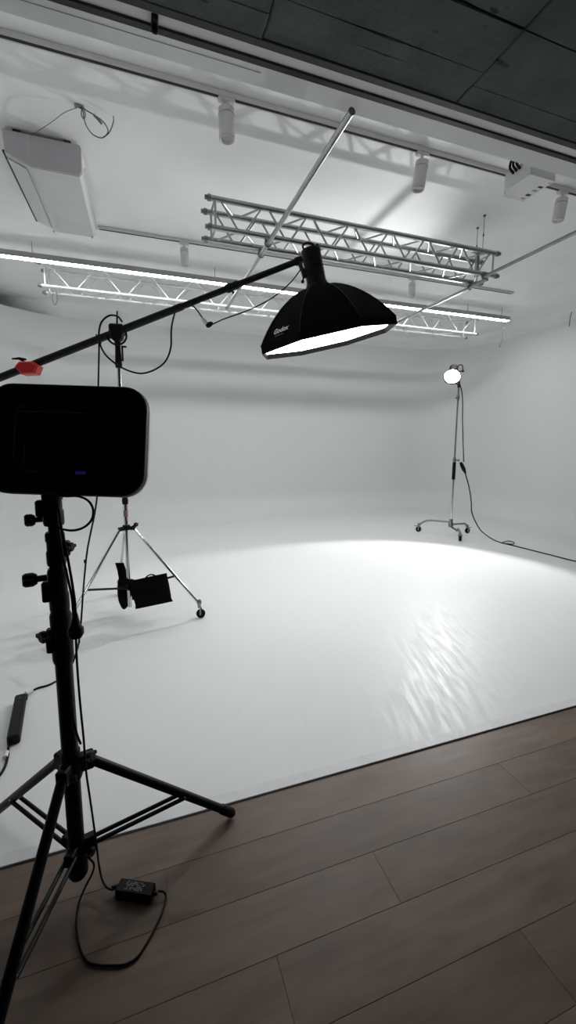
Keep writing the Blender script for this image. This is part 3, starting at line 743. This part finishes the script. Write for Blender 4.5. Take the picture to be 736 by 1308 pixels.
# ------------------------------------------------------------------ softbox and strobe
sd = 3.39
Lp, Rp = od(337, 448.6, sd), od(496.5, 410.6, sd)
sc_ = (Lp+Rp)/2; su = (Rp-Lp).normalized(); SR = (Rp-Lp).length/2/.924
vd = (sc_-EYE).normalized(); wv = su.cross(vd).normalized(); wv = wv if wv.z > 0 else -wv
sa = (vd*.125 + wv*.992).normalized(); su = (su - sa*su.dot(sa)).normalized(); sv = sa.cross(su)     # sv: away from the camera
sv = sv if sv.dot(vd) > 0 else -sv
SH = .375
sb = thing('softbox', sc_, 'black eight-sided softbox with glowing white face hanging from the boom arm', 'softbox')
def sp(a, r, h): return sc_ + su*math.cos(a)*r + sv*math.sin(a)*r + sa*h
ang = [PI/8+PI/4*k-math.radians(5) for k in range(8)]
NP = 10; vs = []; fs = []
prof = []
for i in range(NP+1):
    tt = i/NP; prof.append((.085+(SR-.085)*(tt*.8+.2*math.sin(tt*PI/2)), SH*(1-tt**1.55)))
prof.append((SR*1.0, -.05))
for (r, h) in prof: vs += [sp(a, r, h) for a in ang]
for k in range(len(prof)-1):
    for i in range(8): fs.append((k*8+i, k*8+(i+1)%8, (k+1)*8+(i+1)%8, (k+1)*8+i))
MB().add(vs, fs, False).build('shell', M['fabric'], sb)
vs = []; fs = []
ins = [(r-.006, h-.004) for r, h in prof[:-1]]
for (r, h) in ins: vs += [sp(a, r, h) for a in ang]
for k in range(len(ins)-1):
    for i in range(8): fs.append((k*8+i, k*8+(i+1)%8, (k+1)*8+(i+1)%8, (k+1)*8+i))
MB().add(vs, fs, False).build('lining', M['silver'], sb)
MB().add([sp(a, SR-.006, -.012) for a in ang], [list(range(8))]).build('diffuser', M['diffuser'], sb)
lip = []
for (r, h) in ((SR+.001,-.002),(SR+.004,-.052),(SR-.006,-.054),(SR-.008,-.016)): lip += [sp(a, r, h) for a in ang]
MB().add(lip, [(k*8+i, k*8+(i+1)%8, (k+1)*8+(i+1)%8, (k+1)*8+i) for k in range(3) for i in range(8)]).build('rim', M['fabric'], sb)
for a in ang:
    MB().tube([sp(a, r+.003, h+.001) for r, h in prof[:-1]], .0035, 6).build('rib', M['blackmetal'], sb)
MB().lathe(sp(0,0,SH-.02), sp(0,0,SH+.025), [(0,.09),(.5,.095),(1,.085)], 24).build('speed_ring', M['blackmetal'], sb)
# white lettering on the near-left panel
ia = [i for i in range(8)]
near = sorted(ang, key=lambda a: math.sin(a)*1.0)
aL, aN = PI+PI/8-math.radians(5), PI+PI/8+PI/4-math.radians(5)          # near-left panel: left vertex, near vertex (sv points away, so near is -sin)
fA, fB = .50, .80
def ppt(f, tk_):
    """point on the near-left panel: f from left vertex to near vertex, tk_ profile index (float)"""
    i = min(int(tk_), NP-1); q = tk_-i
    r = prof[i][0]*(1-q)+prof[i+1][0]*q; h = prof[i][1]*(1-q)+prof[i+1][1]*q
    return sp(aL, r, h)*(1-f)+sp(aN, r, h)*f
cu = bpy.data.curves.new('lettering', 'FONT'); cu.body = 'Godox'; cu.size = 1; cu.extrude = .0; cu.align_x = 'CENTER'; cu.align_y = 'CENTER'; cu.resolution_u = 4; cu.offset = .028
to = bpy.data.objects.new('lettering', cu); C.objects.link(to); bpy.context.view_layer.update()
dg = bpy.context.evaluated_depsgraph_get(); tm = bpy.data.meshes.new_from_object(to.evaluated_get(dg)); bpy.data.objects.remove(to)
xs = [v.co.x for v in tm.vertices]; ys = [v.co.y for v in tm.vertices]; tw = max(xs)-min(xs); th = max(ys)-min(ys); mx = (max(xs)+min(xs))/2; my = (max(ys)+min(ys))/2
lo_c = ppt(.50, 8.75)
ex_ = (ppt(.8,8.75)-ppt(.3,8.75)).normalized(); ey_ = (ppt(.5,8.3)-ppt(.5,9.2)).normalized(); en = ex_.cross(ey_).normalized()
if en.dot(EYE-lo_c) < 0: en = -en
lw_ = .165; b = MB()
b.add([lo_c + ex_*((v.co.x-mx)/tw*lw_) + ey_*((v.co.y-my)/tw*lw_*1.05) + en*.007 for v in tm.vertices], [list(p.vertices) for p in tm.polygons])
b.build('lettering', M['logo'], sb)
b = MB()
for i in range(9):
    b.box(lo_c - ex_*(.05-.0105*i) - ey_*.043 + en*.007, (.007,.0045,.001), Matrix((ex_,ey_,en)).transposed())
b.build('small_print', M['print'], sb)

sh_ = thing('strobe_head', sp(0,0,SH+.02), 'black cylindrical flash head fixed to the back of the softbox', 'flash head')
b0, b1 = sp(0,0,SH+.015), sp(0,0,SH+.285)
MB().lathe(b0, b1, [(0,.075),(.06,.082),(.1,.077),(.86,.074),(.9,.078),(.97,.076),(1,.066)], 28).build('body', M['black'], sh_)
b = MB()
for i in range(5): b.torus(b0+(b1-b0)*(.2+i*.11), sa, .0765, .0022, 28, 6)
b.build('cooling_ribs', M['blackmetal'], sh_)
MB().tube(spline([b1-su*.05+sa*0, b1-su*.055+sa*.03, b1-su*.02+sa*.045, b1+su*.02+sa*.03, b1+su*.045+sa*.002]), .008, 8).build('handle', M['black'], sh_)
MB().box(b1+su*.055+sa*.0, (.026,.03,.045), Matrix((su,sv,sa)).transposed(), bev=.006).build('rear_catch', M['black'], sh_)
br = MB(); q1 = b0+(b1-b0)*.38-su*.085
br.tube([arm_end, arm_end+(q1-arm_end)*.5+V((0,0,-.005)), q1], [.02,.017,.02], 12)
br.box(q1, (.035,.05,.06), Matrix((su,sv,sa)).transposed(), bev=.006)
bo = br.lathe(arm_end-ad*.04, arm_end+ad*.035, [(0,.024),(.2,.032),(.8,.032),(1,.024)], 16).build('mount_bracket', M['black'], sh_)
knob(MB(), q1-su*.012-sa*.03, (-su*.4-sa), .013, .035).build('knob', M['black'], bo)

# ------------------------------------------------------------------ sandbag over the boom stand brace
sbg = thing('sandbag', od(175, 752, 3.51), 'black sandbag with carry handle slung over the boom stand brace', 'sandbag')
def pouch(rows, depth, dcen, name):
    """rows: list of (y_px, x_left, x_right, thickness) from top to bottom"""
    b = MB(); R = []
    for (y, xa_, xb_, th_) in rows:
        pts = []
        for k in range(16):
            a = 2*PI*k/16; c_, s_ = math.cos(a), math.sin(a)
            fx = (abs(c_)**.5)*(1 if c_ > 0 else -1); px_ = (xa_+xb_)/2+(xb_-xa_)/2*fx
            pts.append(od(px_, y[0]+(y[1]-y[0])*(fx+1)/2 if isinstance(y, tuple) else y, dcen) + ray(368,635)*(th_*s_*depth))
        R += pts
    n = len(rows)
    b.add(R, [(k*16+i, k*16+(i+1)%16, (k+1)*16+(i+1)%16, (k+1)*16+i) for k in range(n-1) for i in range(16)], True)
    b.add(R[:16], [list(range(16))]); b.add(R[-16:], [list(range(16))])
    return b.build(name, M['fabric'], sbg)
pouch([((742,732),167,213,.35),((746,737),168,214,.8),((755,746),169,216,1.0),((766,757),171,218,.95),((773,764),173,219,.5),((778,768),173,221,.2)], .05, 3.42, 'pouch')
pouch([(719,147,158,.25),(728,150,161,.4),(738,152,165,.6),(748,150.5,171,.9),(758,150.5,175,1.0),(768,152,168,.7),(775,155,163,.4),(778,157,160,.15)], .05, 3.62, 'pouch')
pouch([((738,741),158,172,.5),((744,746),162,176,.9),((754,754),166,178,.9),((766,764),170,178,.5)], .045, 3.51, 'saddle')
hp = [od(184,744,3.42), od(187,737,3.42), od(193,734,3.42), od(199,736,3.42), od(201,741,3.42)]
MB().tube(spline(hp), .006, 8).build('carry_handle', M['fabric'], sbg)

# ------------------------------------------------------------------ wheeled C-stand with the bright lamp
cc = V((4.725, 5.445, 0))
def cz_(z, d=V((0,0,0))): return V((cc.x, cc.y, 1.5+(z-1.5)*1.027))+d
cs = thing('c_stand', V((cc.x,cc.y,ZS)), 'slim chrome stand on a three-legged wheeled base carrying the bright lamp', 'light stand')
MB().cyl(cz_(.19), cz_(1.05), .0165, n=16).build('column', M['chrome'], cs)
MB().cyl(cz_(1.0), cz_(2.42), .0125, n=16).build('column', M['steel'], cs)
MB().cyl(cz_(.93), cz_(1.20), .026, n=16).build('grip_sleeve', M['rubber'], cs)
c = MB().lathe(cz_(1.20), cz_(1.27), [(0,.024),(.5,.027),(1,.022)], 16); co = c.build('collar', M['steel'], cs)
knob(MB(), cz_(1.235)+V((.022,-.012,0)), V((.9,-.4,0)), .02, .05).build('knob', M['steel'], co)
c = MB().lathe(cz_(2.15), cz_(2.23), [(0,.02),(.5,.024),(1,.018)], 16); co = c.build('collar', M['steel'], cs)
knob(MB(), cz_(2.19)+V((-.02,-.012,0)), V((-.9,-.3,.1)), .022, .07).build('knob', M['steel'], co)
MB().lathe(cz_(.17), cz_(.30), [(0,.03),(.15,.04),(.55,.04),(.65,.028),(1,.028)], 18).build('base_hub', M['steel'], cs)
f3 = [oz(534.5,679,ZS), oz(587.5,691,ZS), oz(597,681,ZS)]
for k, f in enumerate(f3):
    d = V((f.x-cc.x, f.y-cc.y, 0)); R_ = d.length; d.normalize(); zt = (.252,.175,.21)[k]
    pts = [cz_(zt)+d*.02, cz_(zt)+d*(R_*.55), cz_(zt-.004)+d*(R_*.66), cz_(.21 if k else .23)+d*(R_*.80), cz_(.17)+d*(R_-.02), cz_(.145)+d*R_]
    leg = MB().tube(spline(pts, 6), .0155, 12).build('leg', M['steel'], cs)
    s = V((-d.y,d.x,0)); wc = V((f.x,f.y,ZS+.045))
    MB().cyl(wc+V((0,0,.04)), wc+V((0,0,.10)), .016, n=12).box(wc+V((0,0,.052)), (.05,.05,.012), bev=.003).build('caster_stem', M['steel'], leg)
    MB().lathe(wc-s*.016, wc+s*.016, [(0,.034),(.15,.045),(.85,.045),(1,.034)], 20).build('caster_wheel', M['rubber'], leg)
    MB().box(wc+s*.021+V((0,0,.018)), (.02,.004,.07), Matrix.Rotation(math.atan2(d.y,d.x),3,'Z')).build('caster_fork', M['steel'], leg)
    MB().box(wc-s*.021+V((0,0,.018)), (.02,.004,.07), Matrix.Rotation(math.atan2(d.y,d.x),3,'Z')).build('caster_fork', M['steel'], leg)
    MB().box(wc+d*.05+V((0,0,.05)), (.05,.03,.008), Matrix.Rotation(math.atan2(d.y,d.x),3,'Z'), bev=.002).build('brake_pedal', M['steel'], leg)
# lamp
ldir = V((-.72*.766,-.69*.766,-.643)).normalized()
lc = od(577.5, 482, 6.37)
lt = thing('studio_lamp', lc, 'bright round lamp glaring at the top of the wheeled chrome stand', 'lamp')
xf, yf, _ = frame(ldir)
back = lc-ldir*.28
MB().lathe(back, lc, [(0,.05),(.05,.066),(.7,.068),(.78,.08),(1,.128),(1,.122),(.9,.112)], 28).build('body', M['black'], lt)
MB().lathe(lc-ldir*.03, lc-ldir*.02, [(0,.112),(1,.112)], 28).build('emitter', M['lamp'], lt)
yk = MB(); base = cz_(2.42)
sp_ = lc-ldir*.14
yk.tube(spline([sp_+xf*.078, sp_+xf*.085+V((0,0,-.05)), V((base.x,base.y,2.41)), sp_-xf*.085+V((0,0,-.05)), sp_-xf*.078]), .009, 8)
yk.lathe(cz_(2.34), cz_(2.43), [(0,.018),(.5,.022),(1,.018)], 14)
yo = yk.build('yoke', M['blackmetal'], lt)
hk = od(589, 470, 6.45)
MB().tube(spline([hk+V((-.05,.02,.02)), hk+V((-.02,0,.045)), hk+V((.02,0,.04)), hk+V((.035,0,.0)), hk+V((.03,0,-.04)), sp_+V((.06,.02,.02))]), .008, 8).build('carry_loop', M['black'], lt)
MB().ball(hk+V((.04,0,-.045)), .018).build('tilt_knob', M['black'], lt)

# ------------------------------------------------------------------ cables
def cable(name, pts, r, label, cat='cable', n=10, mt='rubber'):
    o = MB().tube(spline(pts, n), r, 8).build(name, M[mt]); return tag(o, label, cat)
# lamp lead: down from the lamp, plug, then along the floor to the right
cd = 6.45
lead = thing('lamp_cable', oz(645,693,ZS), 'thin black lead dropping from the bright lamp and trailing off along the floor', 'cable')
MB().tube(spline([lc-ldir*.27+V((0,0,-.03)), od(590,500,cd), od(591,540,cd), od(592.5,590,cd)]), .0075, 8).build('upper_lead', M['rubber'], lead)
pl = [od(589.5,592,cd), od(592,602,cd)]
MB().lathe(od(588.5,590.5,cd), od(595,605,cd), [(0,.016),(.2,.028),(.6,.03),(1,.012)], 14).build('plug', M['rubber'], lead)
zf = ZS+.007
fl = [od(594,603,cd), od(599,621,cd), od(602,640,6.4), od(603,655,6.3), od(610,671,6.25), oz(622,684,zf+.02), oz(634,691,zf), oz(643,694,zf), oz(652,696,zf), oz(672,701,zf), oz(700,708,zf), oz(736,717,zf), oz(790,726,zf), V((6.3,3.0,zf)), V((6.5,2.2,zf)), V((6.75,1.2,.009)), V((6.93,.4,.009))]
MB().tube(spline(fl), .0085, 8).build('floor_lead', M['rubber'], lead)
MB().tube(spline([oz(642,693,zf+.012), oz(650,691,zf+.012), oz(656,692.5,zf+.012), oz(655,695,zf+.012), oz(647,694.5,zf+.012)]), .007, 8).build('cable_loop', M['rubber'], lead)

# flash-head lead with a white inline connector
fc = thing('flash_cable', armx(235), 'thin black lead with white connector running from flash head to boom arm', 'cable')
k1, k2 = od(266,415,3.205), armx(243)+V((0,-.02,-.012))
MB().tube(spline([od(385,343,3.31), od(372,360,3.265), od(350,379,3.235), od(318,396,3.205), od(285,408,3.205), od(270,415,3.205)]), .0048, 8).build('lead', M['rubber'], fc)
MB().tube(spline([k2, od(250,394,3.205), od(258,405,3.205), od(262,411,3.205)]), .0055, 8).build('lead', M['rubber'], fc)
MB().lathe(od(258,406,3.205), od(264.5,414.5,3.205), [(0,.008),(.3,.015),(.8,.018),(1,.014)], 12).build('connector', M['whiteplastic'], fc)
MB().lathe(od(263.5,417,3.205), od(272,412,3.205), [(0,.012),(.3,.02),(.7,.018),(1,.006)], 12).build('plug', M['rubber'], fc)

# boom power cable: looped round the pivot, sagging from the boom, dropping to the black supply on the floor
bd_ = 3.13
pw_ = thing('power_cable', od(127,470,bd_), 'long black cable looped around the boom pivot and dropping behind the panel', 'cable')
lp = [armx(224)+V((0,-.02,-.01)), od(219,420,bd_), od(218,445,bd_), od(211,462,bd_), od(198,472,bd_), od(181,477,bd_), od(163,473,bd_), od(147,464,bd_), od(134,452,bd_), od(127.5,438,bd_), od(126.5,424,bd_), od(130,411,bd_), od(140,403,bd_), od(150,404,bd_), od(156,411,bd_-.02)]
MB().tube(spline(lp), .0068, 8).build('sagging_loop', M['rubber'], pw_)
MB().torus(armx(126), ad, .0325, .006, 16, 8).build('cable_wrap', M['rubber'], pw_)
zf = ZS+.006
cd2 = [armx(126)+V((0,-.02,-.02)), od(126.5,440,bd_), od(125.5,500,bd_), od(125,560,bd_-.02), od(125,620,bd_-.1), od(122,650,3.03), od(112,700,2.98), od(108.5,730,2.98), od(106,760,2.96), od(103,800,2.93), oz(98,832,.13), oz(88,856,.04), oz(78,866,zf), oz(62,875,zf), oz(48,879,zf), oz(36,885,zf)]
MB().tube(spline(cd2), .0062, 8).build('drop_lead', M['rubber'], pw_)
q = od(109,717,2.98); MB().cyl(q+V((0,0,-.012)), q+V((0,0,.012)), .010, n=10).build('cable_tie', M['black'], pw_)
# black power supply lying on the white floor, left edge
A0, A1 = oz(26,888,ZS+.05), oz(17,938,ZS+.05)
ps = thing('power_supply', V(((A0.x+A1.x)/2,(A0.y+A1.y)/2,ZS)), 'long black power supply box on the white floor at the left edge', 'power supply')
pdv = V((A1.x-A0.x, A1.y-A0.y, 0)); pL = pdv.length+.03; pa = math.atan2(pdv.y, pdv.x); pmid = V(((A0.x+A1.x)/2,(A0.y+A1.y)/2,ZS+.026))
Rz = Matrix.Rotation(pa,3,'Z')
MB().box(pmid, (pL,.055,.05), Rz, bev=.007).build('case', M['black'], ps)
e0 = pmid-pdv.normalized()*pL/2; e1 = pmid+pdv.normalized()*pL/2
MB().cyl(oz(33,886,ZS+.02), oz(41,882,ZS+.016), .0125, n=12).build('plug', M['whiteplastic'], ps)
MB().tube(spline([e0+pdv.normalized()*.02+V((.028,0,-.005)), oz(36,885,ZS+.014), oz(42,881.5,ZS+.012)]), .006, 8).build('input_lead', M['rubber'], ps)
MB().tube(spline([e1+V((0,0,-.01)), oz(12,952,ZS+.012), oz(10,966,ZS+.008), oz(5,982,ZS+.007), oz(-4,994,ZS+.006), oz(-30,1010,ZS+.006)]), .006, 8).build('output_lead', M['rubber'], ps)
MB().cyl(oz(8.5,961,ZS+.011), oz(6.5,968,ZS+.011), .0115, n=10).build('cable_tag', M['whiteplastic'], ps)

# foreground stand cables
fd = 1.15
pc1 = thing('panel_cable', od(97,800,1.2), 'black cord with a two-pin plug hanging beside the foreground stand column', 'cable')
MB().tube(spline([P2(-.035,-.145,-.024), od(80,633.5,fd-.01), od(100,634,fd-.01), od(113,640,fd-.01), od(119,651,fd-.01), od(117,664,fd-.01), od(108,673,fd-.01), od(94,677.5,fd), od(80,676,fd+.01), od(72,673,fd+.02)]), .0034, 8).build('loop', M['rubber'], pc1)
MB().tube(spline([od(72,655,fd+.02), od(75,680,fd+.02), od(80,710,fd+.02), od(87,740,fd+.03), od(92,765,fd+.03), od(94,790,fd+.03)]), .0034, 8).build('cord', M['rubber'], pc1)
MB().tube(spline([od(75,650,fd+.02), od(78,672,fd+.02), od(84,700,fd+.02), od(91,738,fd+.03), od(95.5,768,fd+.03), od(97,790,fd+.03)]), .0036, 8).build('cord', M['rubber'], pc1)
pp0, pp1 = od(96,783,fd+.03), od(97,815,fd+.03)
MB().lathe(pp0, pp1, [(0,.006),(.2,.009),(.45,.013),(.62,.0215),(.85,.0215),(1,.015)], 14).build('plug', M['black'], pc1)
for dx in (-4.5, 4.5):
    MB().cyl(od(97+dx*1.0,814,fd+.03), od(97+dx,822,fd+.03), .0022, n=8).build('pin', M['steel'], pc1)

ac_ = thing('adapter_cable', oz(125,1130,.01), 'thin black cord running down the foreground stand to the small adapter', 'cable')
zf = .0045
MB().tube(spline([od(97,812,fd+.04), od(98,840,1.19), od(100,870,1.2), od(103,905,1.22), od(107,945,1.25), od(110,985,1.26), od(115,1020,1.28), od(120,1055,1.30), od(124,1085,1.33), oz(127,1108,.05), oz(130,1122,.025), oz(137,1134,.020), oz(145,1137,.02)]), .0032, 8).build('cord', M['rubber'], ac_)
MB().tube(spline([od(92,905,1.22), od(95,925,1.24), od(99,940,1.25), od(103,950,1.26)]), .0036, 8).build('side_cord', M['rubber'], ac_)
ao_ = thing('output_cable', oz(150,1230,0), 'thin black cord looping over the wooden floor from adapter back to the stand', 'cable')
MB().tube(spline([oz(202,1138,.02), oz(210,1140,.012), oz(212,1148,zf), oz(207,1166,zf), oz(196,1190,zf), oz(185,1209,zf), oz(176,1222,zf), oz(163,1231,zf), oz(145,1233.5,zf), oz(126,1233,zf), oz(112,1229,zf), oz(104,1216,zf), oz(99,1195,zf), oz(98,1172,zf), oz(102,1150,zf+.01), oz(110,1131,.03), oz(118,1115,.06), oz(120,1104,.09), oz(113,1095,.12)]), .0034, 8).build('cord', M['rubber'], ao_)

# small adapter on the wooden floor
za = .034
q = [oz(156,1121,za), oz(201,1126.5,za), oz(190,1145,za), oz(145,1137,za)]
ux = ((q[1]-q[0])+(q[2]-q[3])); ux.z = 0; aw = ux.length/2; ux.normalize()
uy = V((-ux.y, ux.x, 0)); al = abs(((q[0]-q[3])/2+(q[1]-q[2])/2).dot(uy)); ctr = sum(q, V((0,0,0)))/4
ad_ = thing('power_adapter', V((ctr.x,ctr.y,0)), 'small black power adapter with printed label lying on the wooden floor', 'power adapter')
Ra = Matrix((ux,uy,V((0,0,1)))).transposed()
MB().box(V((ctr.x,ctr.y,za/2)), (aw,al,za), Ra, bev=.003).build('case', M['black'], ad_)
b = MB(); random.seed(3)
for r_ in range(6):
    x = -aw*.27
    while x < aw*.22:
        wdt = random.uniform(.002,.006); 
        if random.random() > .3: b.box(V((ctr.x,ctr.y,za+.0003))+ux*(x+wdt/2)+uy*(al*.27-r_*al*.105), (wdt,.0016,.0006), Ra)
        x += wdt+.0016
b.build('label_print', M['print'], ad_)
MB().lathe(V((ctr.x,ctr.y,.018))-ux*(aw/2+.022), V((ctr.x,ctr.y,.018))-ux*(aw/2-.002), [(0,.0045),(.2,.006),(1,.009)], 12).build('strain_relief', M['rubber'], ad_)
MB().lathe(V((ctr.x,ctr.y,.018))+ux*(aw/2-.002), V((ctr.x,ctr.y,.018))+ux*(aw/2+.014), [(0,.0075),(1,.0045)], 12).build('strain_relief', M['rubber'], ad_)

# two short wires sticking out of the right-hand walls
p = ox(733, 392, XR-.001); q = ox(728, 417, XR-.001)
tag(MB().tube(spline([p, (p+q)/2+V((-.03,0,0)), q+V((-.015,0,0))]), .006, 6).build('loose_wire', M['wire']), 'short dark loose wire on the white wall at the right edge', 'wire')
p = V((x1-.02, ly+lw+.01, ZL+.04)); q = od(642,448,7.2); q = V((p.x-.02, p.y+.02, p.z-.42))
tag(MB().tube(spline([p+V((0,-.03,0)), p+V((.02,.02,-.06)), p+V((0,.02,-.2)), q, q+V((-.04,0,-.05)), q+V((-.03,0,.03))]), .004, 6).build('loose_wire', M['wire']), 'thin loose wire dangling from the right end of the strip light', 'wire')

# ------------------------------------------------------------------ lamp light, added ceiling spot, world, view
def light(name, kind, loc, energy, col=(1,1,1)):
    l = bpy.data.lights.new(name, kind); l.energy = energy; l.color = col
    o = bpy.data.objects.new(name, l); C.objects.link(o); o.location = loc; return o
L1 = light('lamp_beam', 'SPOT', lc+ldir*.01, 255, (.985,1,.995))
L1.data.spot_size = math.radians(79.5); L1.data.spot_blend = .32; L1.data.shadow_soft_size = .035
L1.rotation_euler = ldir.to_track_quat('-Z','Y').to_euler()
sdir = V((.55, 3.3, ZC))-lc
L2 = light('added_ceiling_spot', 'SPOT', lc+V((-.02,-.02,.06)), 620, (.985,1,.995)); L2.data.spot_size = math.radians(54); L2.data.spot_blend = 1.0; L2.data.shadow_soft_size = .045  # added spot beside the lamp, lights the ceiling to cast truss shadows
L2.rotation_euler = sdir.to_track_quat('-Z','Y').to_euler()
w = bpy.data.worlds.new('world'); bpy.context.scene.world = w; w.use_nodes = True
w.node_tree.nodes['Background'].inputs['Color'].default_value = (.02,.02,.021,1)
sc = bpy.context.scene
sc.view_settings.view_transform = 'Standard'; sc.view_settings.look = 'None'; sc.view_settings.gamma = 1; sc.view_settings.use_curve_mapping = False
sc.view_settings.exposure = 0.26
sc.cycles.use_denoising = True
sc.cycles.max_bounces = 10; sc.cycles.diffuse_bounces = 6
